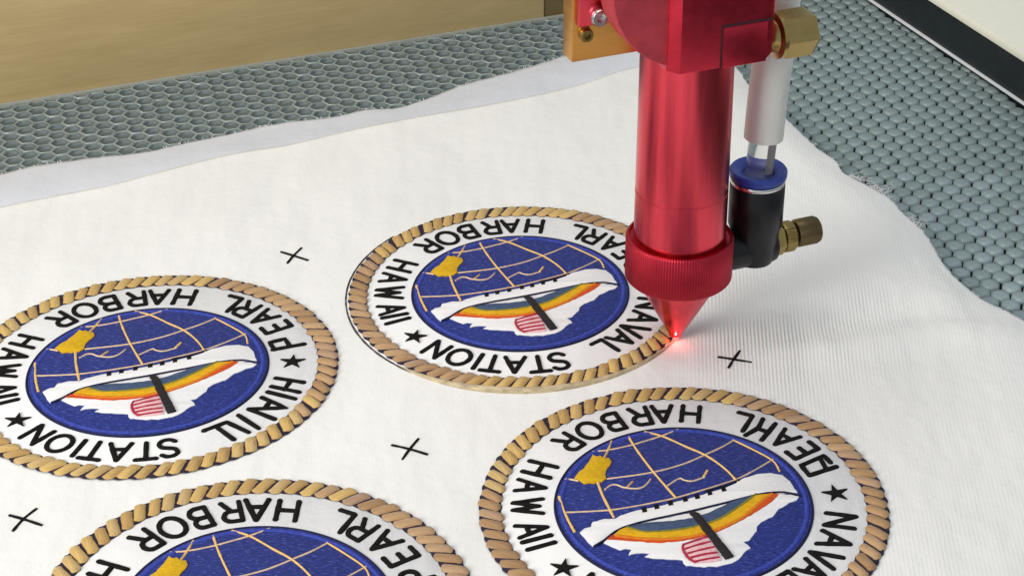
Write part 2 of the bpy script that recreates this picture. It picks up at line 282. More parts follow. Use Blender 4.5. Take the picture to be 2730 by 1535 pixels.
def wood_mat():
    t = NT("pale board"); v = t.coord("Object", (0.5, 1, 4.2)); f = t.noise(v, 1.6, 5, 0.6); g = t.noise(t.coord("Object", (1.2, 1, 18)), 2.0, 4)
    mx = t.n("ShaderNodeMixRGB"); mx.inputs["Fac"].default_value = 0.35
    t.l(t.ramp(f, [(0.3, (0.45, 0.325, 0.145)), (0.7, (0.56, 0.42, 0.20))]), mx.inputs[1])
    t.l(t.ramp(g, [(0.3, (0.46, 0.33, 0.15)), (0.7, (0.59, 0.45, 0.225))]), mx.inputs[2])
    t.l(mx.outputs[0], t.b.inputs["Base Color"]); t.l(t.bump(g, 0.08, 0.02), t.b.inputs["Normal"])
    t.set(Roughness=0.38); return t.m

M = dict(
    fabric=fabric_mat("white twill", (0.83, 0.812, 0.765), True), hem=fabric_mat("bluish strip", (0.70, 0.712, 0.755), False), backing=fabric_mat("patch twill", (0.80, 0.785, 0.765), False),
    rope=rope_mat("gold rope thread", [(0.0, (0.47, 0.28, 0.085)), (0.3, (0.55, 0.35, 0.105)), (0.6, (0.61, 0.40, 0.125)), (1.0, (0.53, 0.36, 0.145))]),
    ropeb=rope_mat("brown rope thread", [(0.0, (0.34, 0.19, 0.08)), (0.4, (0.42, 0.245, 0.105)), (0.7, (0.47, 0.29, 0.14)), (1.0, (0.38, 0.235, 0.14))]), outline=thread("dark outline thread", (0.024, 0.015, 0.034), var=0.5),
    blue=blue_mat("blue thread", (0.016, 0.028, 0.18), (0.16, 0.20, 0.50)), rim=thread("rim blue thread", (0.035, 0.055, 0.33), (30, 30, 30), var=0.3),
    navy=thread("navy thread", (0.006, 0.007, 0.04), var=0.4),
    black=thread("black thread", (0.0085, 0.0075, 0.007), (60, 60, 60), var=0.6, bump=0.8, sheen=0.0, rough=0.8, spec=0.12),
    white=thread("white thread", (0.82, 0.80, 0.78), (30, 60, 30), R(-14), var=0.03, bump=0.25), tan=thread("tan thread", (0.76, 0.47, 0.15), (60, 60, 60), var=0.2),
    pale=thread("pale thread", (0.80, 0.56, 0.33), (60, 60, 60), var=0.15), gold=thread("yellow thread", (0.66, 0.385, 0.006), (40, 60, 40), var=0.16),
    grey=thread("slate thread", (0.050, 0.080, 0.150), (24, 90, 40), R(70), var=0.35), yellow=thread("rainbow yellow thread", (0.70, 0.375, 0.004), (22, 80, 40), R(70), var=0.25),
    red=thread("rainbow red thread", (0.58, 0.070, 0.008), (22, 80, 40), R(70), var=0.3), pink=thread("pink thread", (0.78, 0.47, 0.48), (40, 60, 40), var=0.12),
    orange=thread("orange thread", (0.68, 0.20, 0.006), (40, 60, 40), var=0.2), olive=thread("olive thread", (0.20, 0.20, 0.025), (40, 60, 40), var=0.3),
    crimson=thread("crimson thread", (0.40, 0.02, 0.05), (60, 60, 60), var=0.25), mast=thread("dark mast thread", (0.016, 0.012, 0.014), (40, 60, 40), var=0.5),
    edge=thread("singed patch edge", (0.50, 0.40, 0.25), (10, 10, 40), var=0.35, bump=0.4), burn=plain("scorched cut", (0.05, 0.04, 0.04), 0.9, 0.4, 20),
    redmetal=metal("red anodised metal", (0.76, 0.070, 0.100), 0.25, (1.6, 1.6, 0.10), var=0.2), redblock=metal("red anodised block", (0.66, 0.040, 0.070), 0.30),
    darkred=plain("dark seam", (0.03, 0.003, 0.006), 0.6), redmatte=metal("red anodised matte", (0.74, 0.10, 0.125), 0.5), redknurl=metal("red anodised knurl", (0.52, 0.032, 0.055), 0.42), brass=metal("brass", (0.40, 0.29, 0.105), 0.30), goldplate=metal("gold anodised plate", (0.76, 0.38, 0.10), 0.34, (0.3, 1, 5)),
    pin=plain("grey pin", (0.42, 0.42, 0.41), 0.4), bronze=metal("dark brass knob", (0.17, 0.125, 0.06), 0.38), silver=metal("steel", (0.75, 0.74, 0.72), 0.25),
    nylon=plain("milky tubing", (0.78, 0.76, 0.70), 0.42, 0.03), blackp=plain("black plastic", (0.0075, 0.008, 0.0095), 0.34, 0.2, 6, 0.06, spec=0.35), bluep=plain("blue plastic", (0.020, 0.048, 0.30), 0.38, 0.15),
    cellwall=cell_mat("honeycomb rim", (0.39, 0.445, 0.44)), cellfloor=cell_mat("honeycomb floor", (0.148, 0.180, 0.180)), pad=cell_mat("honeycomb lit wall pad", (0.295, 0.362, 0.36), 0.2, 0.45),
    gap=plain("bed shadow metal", (0.05, 0.06, 0.06), 0.6), tray=plain("bed tray", (0.06, 0.07, 0.07), 0.6), wood=wood_mat(), ledge=plain("grey ledge", (0.34, 0.35, 0.30), 0.5), darkwood=plain("dark post", (0.16, 0.115, 0.045), 0.5),
    rail=plain("black rail", (0.0095, 0.013, 0.016), 0.42, 0.25, 5, 0.05), cream=plain("cream panel", (0.88, 0.85, 0.70), 0.5, 0.02), trim=plain("bright trim", (0.78, 0.78, 0.78), 0.4),
)
M["nylon"].node_tree.nodes["Principled BSDF"].inputs["Subsurface Weight"].default_value = 0.35
M["nylon"].node_tree.nodes["Principled BSDF"].inputs["Subsurface Radius"].default_value = (0.2, 0.2, 0.18)
g = NT("clear tube"); g.set(Roughness=0.07, Transmission_Weight=0.94, IOR=1.3); g.b.inputs["Base Color"].default_value = (0.95, 0.95, 0.93, 1); M["clear"] = g.m
e = NT("laser light"); e.b.inputs["Base Color"].default_value = (1, 0.2, 0.15, 1); e.b.inputs["Emission Color"].default_value = (1, 0.10, 0.09, 1); e.set(Emission_Strength=1.6); M["laser"] = e.m

# ------------------------------------------------------------------ machine bed, board, rail
A1 = R(20.8); E1 = np.array([math.cos(A1), math.sin(A1)]); E2 = np.array([-math.sin(A1), math.cos(A1)])
BED = -0.22
fab_top = np.array(ART["fab_top"]); fab_right = np.array(ART["fab_right"]); fab_right[0] = fab_top[-1]
def seg_dist(pts, poly):
    """distance of points to a polyline, with the fractional index of the nearest place"""
    best = np.full(len(pts), 1e9); idx = np.zeros(len(pts)); sgn = np.zeros(len(pts))
    for i in range(len(poly) - 1):
        a, b = poly[i], poly[i + 1]; d = b - a; L2 = d @ d
        t = np.clip(((pts - a) @ d) / L2, 0, 1); q = a + t[:, None] * d; v = pts - q; ds = np.hypot(v[:, 0], v[:, 1])
        k = ds < best; best[k] = ds[k]; idx[k] = i + t[k]; sgn[k] = np.sign(d[0] * v[k, 1] - d[1] * v[k, 0])
    return best, idx, sgn
def in_poly(pts, poly):
    x, y = pts[:, 0], pts[:, 1]; ins = np.zeros(len(pts), bool)
    for i in range(len(poly)):
        (x0, y0), (x1, y1) = poly[i - 1], poly[i]
        c = ((y0 > y) != (y1 > y)) & (x < (x1 - x0) * (y - y0) / (y1 - y0 + 1e-12) + x0); ins ^= c
    return ins

bed = link("honeycomb_bed", None, None, "grey honeycomb cutting bed under the white fabric sheet", "cutting bed"); bed.location = (0, 16, BED)
bd = np.array(ART["board"]); rl = np.array(ART["rail"])
link("tray", mesh("tray", [(-14, -12, -0.09), (14, -12, -0.09), (14, 10, -0.09), (-14, 10, -0.09)], [(0, 1, 2, 3)], M["tray"]), bed)

PITCH_C = 0.19; la = R(-14.5); va = np.array([math.cos(la), math.sin(la)]) * PITCH_C; lb = la - R(60); vb = np.array([math.cos(lb), math.sin(lb)]) * PITCH_C
RC = PITCH_C / math.sqrt(3)
def hexring(r, z, n=6): return [(r * math.cos(la + R(30 + 60 * k)), r * math.sin(la + R(30 + 60 * k)), z) for k in range(n)]
def cell_shape(rings, mats, fm):
    V, Fc, fi = [], [], []
    for r, z in rings: V += hexring(r, z)
    for k in range(len(rings) - 1):
        for i in range(6):
            j = (i + 1) % 6; Fc.append((k * 6 + i, k * 6 + j, (k + 1) * 6 + j, (k + 1) * 6 + i)); fi.append(fm[k])
    c = len(V); V.append((0, 0, rings[-1][1] + fm[-1])); k = len(rings) - 1
    for i in range(6): Fc.append((k * 6 + i, k * 6 + (i + 1) % 6, c)); fi.append(fm[k])
    return V, Fc, fi
recess, padsh = [], []
for q in range(4):
    d = 0.030 + 0.006 * q
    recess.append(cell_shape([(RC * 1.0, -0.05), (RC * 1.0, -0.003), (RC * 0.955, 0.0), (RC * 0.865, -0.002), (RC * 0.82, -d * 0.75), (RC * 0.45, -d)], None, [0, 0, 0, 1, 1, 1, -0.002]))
    padsh.append(cell_shape([(RC * 0.975, -0.09), (RC * 0.955, -0.022), (RC * 0.88, 0.007 + 0.002 * q), (RC * 0.55, 0.017 + 0.002 * q)], None, [1, 0, 0, 0, 0.002]))  # lit far cell walls shaped as domed pads, shaded gaps coloured dark
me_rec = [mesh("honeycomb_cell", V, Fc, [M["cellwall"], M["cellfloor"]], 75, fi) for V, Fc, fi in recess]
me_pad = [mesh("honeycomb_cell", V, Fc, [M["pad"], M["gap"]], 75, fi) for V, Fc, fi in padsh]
fab_poly = np.vstack([fab_top, fab_right[1:], [[-6, 2]]])
ii, jj = np.meshgrid(np.arange(-70, 70), np.arange(-70, 70)); cc = (np.array([0.02, 19.0]) + ii.ravel()[:, None] * va + jj.ravel()[:, None] * vb)
nb_ = np.array([-(bd[1] - bd[0])[1], (bd[1] - bd[0])[0]]); nb_ /= np.linalg.norm(nb_)
nr_ = np.array([-(rl[1] - rl[0])[1], (rl[1] - rl[0])[0]]); nr_ /= np.linalg.norm(nr_)
keep = ((cc - bd[0]) @ nb_ < 0.10) & ((cc - rl[0]) @ nr_ < 0.06)
dist, _, _ = seg_dist(cc, np.vstack([fab_top, fab_right])); keep &= ~(in_poly(cc, fab_poly) & (dist > 0.28))
# what a camera near the photograph's could see, with a margin
rel = np.c_[cc, np.full(len(cc), BED - CAM_H)]; dep = rel @ np.array(F); uu = (rel @ np.array(XR)) / dep; vv = (rel @ np.array(UR)) / dep
keep &= (np.abs(uu) < 0.30) & (vv < 0.175) & (vv > -0.17)
cells = cc[keep]; cells = cells[np.argsort(cells[:, 1])]
SV, SF, SM = [], [], []
for n, (x, y) in enumerate(cells):
    right = x > 1.2
    k = random.randrange(4); s = random.uniform(0.97, 1.0); j = rng.normal(0, 0.004, 2); tl = random.gauss(0, 0.03), random.gauss(0, 0.03)
    if n < 300:
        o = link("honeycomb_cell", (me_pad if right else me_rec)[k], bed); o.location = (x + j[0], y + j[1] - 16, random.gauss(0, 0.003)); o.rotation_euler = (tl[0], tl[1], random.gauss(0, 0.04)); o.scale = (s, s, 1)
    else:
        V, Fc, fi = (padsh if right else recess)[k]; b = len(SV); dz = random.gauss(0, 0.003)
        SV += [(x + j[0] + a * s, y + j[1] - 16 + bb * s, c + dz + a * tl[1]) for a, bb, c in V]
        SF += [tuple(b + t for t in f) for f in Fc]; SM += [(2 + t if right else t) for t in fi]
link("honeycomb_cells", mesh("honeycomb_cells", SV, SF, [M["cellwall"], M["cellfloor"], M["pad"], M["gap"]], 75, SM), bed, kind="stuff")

# the board that closes the bed at the back left, and its dark end post
bo = link("wooden_board", None, None, "tan wooden board standing along the back of the honeycomb bed", "board"); c0 = bd[1]; ang = math.atan2(*(bd[1] - bd[0])[::-1])
bo.location = (c0[0], c0[1], BED); bo.rotation_euler[2] = ang
link("board_panel", box(-14, -0.24, 0, 0.3, -0.1, 3.6, M["wood"], "board_panel", 0.01), bo)
link("ledge", box(-14, 3.6, -0.035, -0.003, -0.04, 0.022, M["ledge"], "ledge", 0.005), bo)
link("end_post", box(-0.236, 3.6, 0.02, 0.34, -0.1, 3.6, M["darkwood"], "end_post", 0.01), bo)

# black rail with its bright trim and the cream machine top behind it
ra = math.atan2(*(rl[1] - rl[0])[::-1])
fr = link("machine_frame", None, None, "black machine rail with bright trim and cream top along the right of the bed", "machine frame"); fr.location = (rl[0][0], rl[0][1], BED); fr.rotation_euler[2] = ra
link("rail", box(-8, 14, 0.0, 0.5, -0.2, 0.50, M["rail"], "rail", 0.012), fr)
link("trim_strip", box(-8, 14, -0.03, -0.004, 0.055, 0.085, M["trim"], "trim_strip", 0.003), fr)
link("top_panel", box(-8, 14, -0.01, 6.0, 0.504, 0.60, M["cream"], "top_panel", 0.03), fr)

# ------------------------------------------------------------------ white fabric sheet
def resample(poly, n, jit=0.0):
    poly = np.array(catmull(list(poly), 8)); d = np.r_[0, np.cumsum(np.hypot(*np.diff(poly, axis=0).T))]; t = np.linspace(0, d[-1], n)
    return np.c_[np.interp(t, d, poly[:, 0]), np.interp(t, d, poly[:, 1])]
NU, NV = 260, 400
crease = np.array(ART["crease"]); crease = np.vstack([crease, fab_top[-1:]])
top = resample(crease, NU); hem_out = resample(fab_top, NU); rgt = resample(fab_right, NV); TL, TR, BR = top[0], top[-1], rgt[-1]; BL = np.array([-5.6, 2.0])
s_ = np.linspace(0, 1, NU); t_ = np.linspace(0, 1, NV)
lft = TL + t_[:, None] * (BL - TL); bot = BL + s_[:, None] * (BR - BL)
Sg, Tg = np.meshgrid(s_, t_)
G = ((1 - Tg)[..., None] * top[None, :] + Tg[..., None] * bot[None, :] + (1 - Sg)[..., None] * lft[:, None] + Sg[..., None] * rgt[:, None]
     - ((1 - Sg) * (1 - Tg))[..., None] * TL - (Sg * (1 - Tg))[..., None] * TR - ((1 - Sg) * Tg)[..., None] * BL - (Sg * Tg)[..., None] * BR)
fuzz = np.cumsum(rng.normal(0, 1, NU)); fuzz = fuzz - np.convolve(fuzz, np.ones(9) / 9, "same")
G[0, :, 1] += np.clip(fuzz * 0.002, -0.006, 0.006); fz2 = rng.normal(0, 0.006, NV); G[:, -1, 0] += fz2
gp = G.reshape(-1, 2)
dt, it, _ = seg_dist(gp, crease); zf = 0.012 * np.exp(-(dt / 0.12) ** 2)
dr, ir, _ = seg_dist(gp, fab_right); zf += -0.075 * np.clip(1 - dr / 0.5, 0, 1) ** 2
rip = np.array(ART["ripple"]); dp, ip, sg = seg_dist(gp, rip)
fade = np.clip((gp[:, 0] - 1.9) / 0.8, 0, 1)
zf += fade * (0.055 * np.exp(-((dp * sg + 0.30) / 0.22) ** 2) + 0.05 * np.exp(-((dp * sg - 0.62) / 0.40) ** 2)) * np.clip(1 - (np.abs(dp * sg) / 1.5) ** 2, 0, 1) * np.clip((dr - 0.08) / 0.6, 0, 1)
zf += 0.012 * np.sin(gp[:, 0] * 2.1 + gp[:, 1] * 0.7) * np.clip((dt - 0.3), 0, 0.6) * np.clip((gp[:, 0] - 2.6), 0, 1)
FV = np.c_[gp, zf]; FF = [(r * NU + c, (r + 1) * NU + c, (r + 1) * NU + c + 1, r * NU + c + 1) for r in range(NV - 1) for c in range(NU - 1)]
sheet = link("fabric_sheet", None, None, "white cotton twill sheet with wavy frayed edges carrying the embroidered patches", "fabric")
cloth = link("cloth", mesh("cloth", FV, FF, M["fabric"], 180), sheet)
sm = cloth.modifiers.new("thickness", "SOLIDIFY"); sm.thickness = 0.016; sm.offset = -1
# strip beyond the cloth's back left edge, coloured darker and bluer, drooping to the bed
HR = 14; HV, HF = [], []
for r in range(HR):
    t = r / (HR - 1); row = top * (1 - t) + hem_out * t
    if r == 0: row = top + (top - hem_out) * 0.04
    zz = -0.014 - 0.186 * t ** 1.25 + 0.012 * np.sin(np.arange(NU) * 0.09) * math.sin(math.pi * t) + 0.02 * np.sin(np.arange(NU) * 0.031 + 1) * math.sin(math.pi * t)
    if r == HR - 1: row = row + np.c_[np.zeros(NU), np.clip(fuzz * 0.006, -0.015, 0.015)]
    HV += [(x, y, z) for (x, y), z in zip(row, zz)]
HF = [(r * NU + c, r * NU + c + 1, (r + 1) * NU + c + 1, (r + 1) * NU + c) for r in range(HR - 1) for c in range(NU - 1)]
hem = link("edge_strip", mesh("edge_strip", HV, HF, M["hem"], 180), sheet, label="bluish white strip drooping beyond the cloth")
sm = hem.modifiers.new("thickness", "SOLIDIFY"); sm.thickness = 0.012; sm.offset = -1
# sewn registration crosses
for cr in ART["crosses"]:
    link("registration_mark", ribbon([catmull(s, 4) for s in cr], 0.023, 0.012, M["black"], "registration_mark", 0.003, 0.25), sheet)
# frayed threads along the cut edges
TV, TF = [], []
def hair(p0, dirs, L, r, z0):
    P = []; a = math.atan2(dirs[1], dirs[0]) + random.gauss(0, 0.5); x, y = p0; z = z0; k = random.gauss(0, 2.2)
    for i in range(7):
        P.append((x, y, z)); x += math.cos(a) * L / 6; y += math.sin(a) * L / 6; a += k / 6 + random.gauss(0, 0.15); z += (random.gauss(0.012, 0.02) if i < 3 else random.gauss(-0.012, 0.015)); z = min(max(z, BED + 0.03), z0 + 0.02)
    b = len(TV)
    for i, p in enumerate(P):
        rr = r * (1 - 0.6 * i / 6)
        for q in range(3): TV.append((p[0] + rr * math.cos(q * 2.1), p[1] + rr * math.sin(q * 2.1) * 0.6, p[2] + rr * math.sin(q * 2.1)))
    for i in range(6):
        for q in range(3): TF.append((b + i * 3 + q, b + i * 3 + (q + 1) % 3, b + i * 3 + 3 + (q + 1) % 3, b + i * 3 + 3 + q))
def edge_at(poly, t):
    i = min(int(t), len(poly) - 2); f = t - i; return poly[i] * (1 - f) + poly[i + 1] * f
for lo, hi, n, L in ((9.4, 10.1, 16, 0.20), (10.6, 11.4, 22, 0.27), (11.4, 12.4, 8, 0.12), (13.4, 14.1, 18, 0.2), (6.5, 9, 8, 0.08), (14.6, 22, 14, 0.04)):
    for _ in range(n):
        p = edge_at(fab_right, random.uniform(lo, hi)); hair(p - np.array([0.02, 0.01]), (0.75, 0.65), L * random.uniform(0.4, 1.3), 0.0042, -0.08)
for _ in range(60):
    p = edge_at(fab_top, random.uniform(1, len(fab_top) - 3)); hair(p - np.array([0.0, 0.02]), (-0.35, 0.9), 0.03 * random.uniform(0.4, 1.6), 0.0045, -0.20)
link("frayed_threads", mesh("frayed_threads", TV, TF, M["white"], 180), sheet, kind="stuff")

# ------------------------------------------------------------------ embroidered patches
def arc(cx, cy, rx, ry, a0, a1, n=10): return [(cx + rx * math.cos(R(a0 + (a1 - a0) * i / n)), cy + ry * math.sin(R(a0 + (a1 - a0) * i / n))) for i in range(n + 1)]
GL = {
 "H": (0.145, [[(-.5, -.5), (-.5, .5)], [(.5, -.5), (.5, .5)], [(-.5, 0), (.5, 0)]]), "A": (0.165, [[(-.5, -.5), (0, .5)], [(0, .5), (.5, -.5)], [(-.28, -.14), (.28, -.14)]]),
 "W": (0.20, [[(-.5, .5), (-.25, -.5)], [(-.25, -.5), (0, .38)], [(0, .38), (.25, -.5)], [(.25, -.5), (.5, .5)]]), "I": (0.02, [[(0, -.5), (0, .5)]]),
 "R": (0.135, [[(-.5, -.5), (-.5, .5)], [(-.5, .5)] + arc(0.1, .24, .4, .26, 90, -90, 8) + [(-.5, -.02)], [(0.02, -.02), (.52, -.5)]]),
 "O": (0.185, [(arc(0, 0, .5, .5, 0, 348, 20), True)]), "B": (0.125, [[(-.5, -.5), (-.5, .5)], [(-.5, .5)] + arc(0.1, .26, .38, .24, 90, -90, 8) + [(-.5, .02)], [(-.5, .02)] + arc(0.1, -.25, .46, .26, 90, -90, 8) + [(-.5, -.5)]]),
 "L": (0.12, [[(-.5, .5), (-.5, -.5)], [(-.5, -.5), (.5, -.5)]]), "E": (0.11, [[(-.5, -.5), (-.5, .5)], [(-.5, .5), (.5, .5)], [(-.5, 0), (.35, 0)], [(-.5, -.5), (.5, -.5)]]),
 "P": (0.12, [[(-.5, -.5), (-.5, .5)], [(-.5, .5)] + arc(0.1, .22, .42, .28, 90, -90, 8) + [(-.5, -.06)]]), "N": (0.15, [[(-.5, -.5), (-.5, .5)], [(-.5, .5), (.5, -.5)], [(.5, -.5), (.5, .5)]]),
 "T": (0.165, [[(0, -.5), (0, .5)], [(-.5, .5), (.5, .5)]]), "V": (0.15, [[(-.5, .5), (0, -.5)], [(0, -.5), (.5, .5)]]),
 "S": (0.14, [catmull([(.45, .36), (.2, .5), (-.2, .5), (-.47, .33), (-.35, .1), (0, 0), (.35, -.1), (.47, -.33), (.2, -.5), (-.2, -.5), (-.47, -.36)], 3)]),
}
LH = 0.232
def letter_mesh(ch):
    wd, st = GL[ch]; out = []
    for s in st:
        if isinstance(s, tuple): out.append(([(x * wd, y * LH) for x, y in s[0]], True))
        else:
            P = [(x * wd, y * LH) for x, y in s]
            if len(P) == 2: P = [tuple(np.array(P[0]) + (np.array(P[1]) - np.array(P[0])) * k / 6) for k in range(7)]
            out.append(P)
    return ribbon(out, 0.045, 0.018, M["black"], "letter", 0.0, 0.10)
LM = {ch: letter_mesh(ch) for ch in GL}
sp = []
for k in range(10): r_ = 0.112 if k % 2 == 0 else 0.040; sp.append((r_ * math.cos(R(36 * k + 90)), r_ * math.sin(R(36 * k + 90))))
STAR = plate(sp, 0, 0.016, 0.006, M["black"], "star")
def ring_poly(r, n, wob=0.0, f=0, ph=0): return [((r + wob * math.cos(f * 2 * math.pi * i / n + ph)) * math.cos(2 * math.pi * i / n), (r + wob * math.cos(f * 2 * math.pi * i / n + ph)) * math.sin(2 * math.pi * i / n)) for i in range(n)]
def annulus(r0, r1, z, mat, name, n=304, wob=0.0, f=76, ph=0.0, h=0.004):
    V, Fc = [], []
    for i in range(n):
        a = 2 * math.pi * i / n; wv = wob * math.cos(f * a + ph)
        for r, zz in ((r0 - wv * 0.6, z - h), (r0 - wv * 0.6 + 0.004, z), (r1 + wv - 0.004, z), (r1 + wv, z - h)): V.append((r * math.cos(a), r * math.sin(a), zz))
    for i in range(n):
        j = (i + 1) % n
        for k in range(3): Fc.append((i * 4 + k, i * 4 + k + 1, j * 4 + k + 1, j * 4 + k))
    return fixed_up(mesh(name, V, Fc, mat, 60))
NS = 76
def strand_mesh(L=0.210, W=0.096, H=0.027, mt="rope"):
    V, Fc = [], []; prof = [(-1, 0), (-0.7, 0.7), (0, 1), (0.7, 0.7), (1, 0)]; st = (-1, -0.9, -0.6, 0, 0.6, 0.9, 1)
    for t in st:
        hw = W / 2 * (0.30 + 0.70 * (1 - abs(t) ** 4) ** 0.6); off = 0.016 * math.sin(math.pi * t); hh = H * max(0.12, 1 - t ** 4)
        for a, b in prof: V.append((t * L / 2, off + a * hw, b * hh))
    for i in range(len(st) - 1):
        for k in range(4): Fc.append((i * 5 + k, i * 5 + k + 1, (i + 1) * 5 + k + 1, (i + 1) * 5 + k))
    return fixed_up(mesh("rope_strand", V, Fc, M[mt], 180))
SM_ = [strand_mesh(), strand_mesh(0.214, 0.094, 0.026), strand_mesh(0.205, 0.098, 0.028)]
SB_ = [strand_mesh(mt="ropeb"), strand_mesh(0.214, 0.094, 0.026, "ropeb"), strand_mesh(0.205, 0.098, 0.028, "ropeb")]
BROWN = {"A": [(-25, 72)], "B": [(165, 262), (25, 70), (-35, -10)], "C": [(-70, 68), (172, 235)], "D": [(-15, 70)]}
RR = 1.567
OUTL = annulus(1.405, RR + 0.007, 0.013, M["outline"], "rope_border", wob=0.010, ph=-0.5)
BACK = plate(ring_poly(1.42, 128), 0.0005, 0.007, 0.003, M["backing"], "backing")
DISC = plate(ring_poly(0.985, 144), 0.0065, 0.019, 0.010, M["blue"], "blue_field")
DEDGE = ribbon([(ring_poly(0.992, 160), True)], 0.024, 0.016, M["navy"], "dark_edge", 0.0066)
RIM = ribbon([(ring_poly(0.947, 160), True)], 0.036, 0.011, M["rim"], "rim", 0.018)
def dens(pts, n=5): return catmull(pts, n)
def poly_s(key, z0, z1, mat, name, jag=0.0025): return plate(ART[key], z0, z1, 0.009, M[mat], name, jag)
PARTS = [("water_spray", poly_s("spray", 0.018, 0.029, "white", "water_spray", 0.004)), ("memorial_building", poly_s("building", 0.018, 0.032, "white", "memorial_building")),
         ("rainbow_band", poly_s("band_red", 0.027, 0.0345, "red", "rainbow_band")), ("rainbow_band", poly_s("band_yellow", 0.027, 0.0365, "yellow", "rainbow_band")), ("rainbow_band", poly_s("band_grey", 0.027, 0.0385, "grey", "rainbow_band")),
         ("rainbow_band", ribbon([dens(ART["orange_line"])], 0.030, 0.006, M["orange"], "rainbow_band", 0.0345, 0.15)), ("rainbow_band", ribbon([dens(ART["green_line"])], 0.020, 0.006, M["olive"], "rainbow_band", 0.0365, 0.2)),
         ("hull_line", ribbon([dens(ART["hull_line"])], 0.017, 0.011, M["navy"], "hull_line", 0.031, 0.2)), ("island", poly_s("island", 0.018, 0.034, "gold", "island", 0.006)),
         ("mast", poly_s("mast", 0.034, 0.050, "mast", "mast", 0.002))]
for i, (wd, pts) in enumerate(ART["lines"]): PARTS.append(("globe_line", ribbon([dens(pts)], max(wd * 1.32, 0.0145), 0.012 if wd > 0.012 else 0.010, M["tan" if wd > 0.0105 else "pale"], "globe_line", 0.0175 + 0.0006 * (i % 3), 0.22)))
PARTS.append(("roof_line", ribbon([dens(ART["ticks"][0])], 0.014, 0.008, M["navy"], "roof_line", 0.027, 0.4)))  # thin navy stitched line along the roof
FLAG = poly_s("flag", 0.028, 0.040, "pink", "flag"); STRIPES = [ribbon([dens(l)], 0.021, 0.009, M["crimson"], "stripe", 0.039, 0.25) for l in ART["flag_lines"]]
WINS = [plate(l, 0.031, 0.037, 0.003, M["black"], "window", 0.003) for l in ART["windows"]]

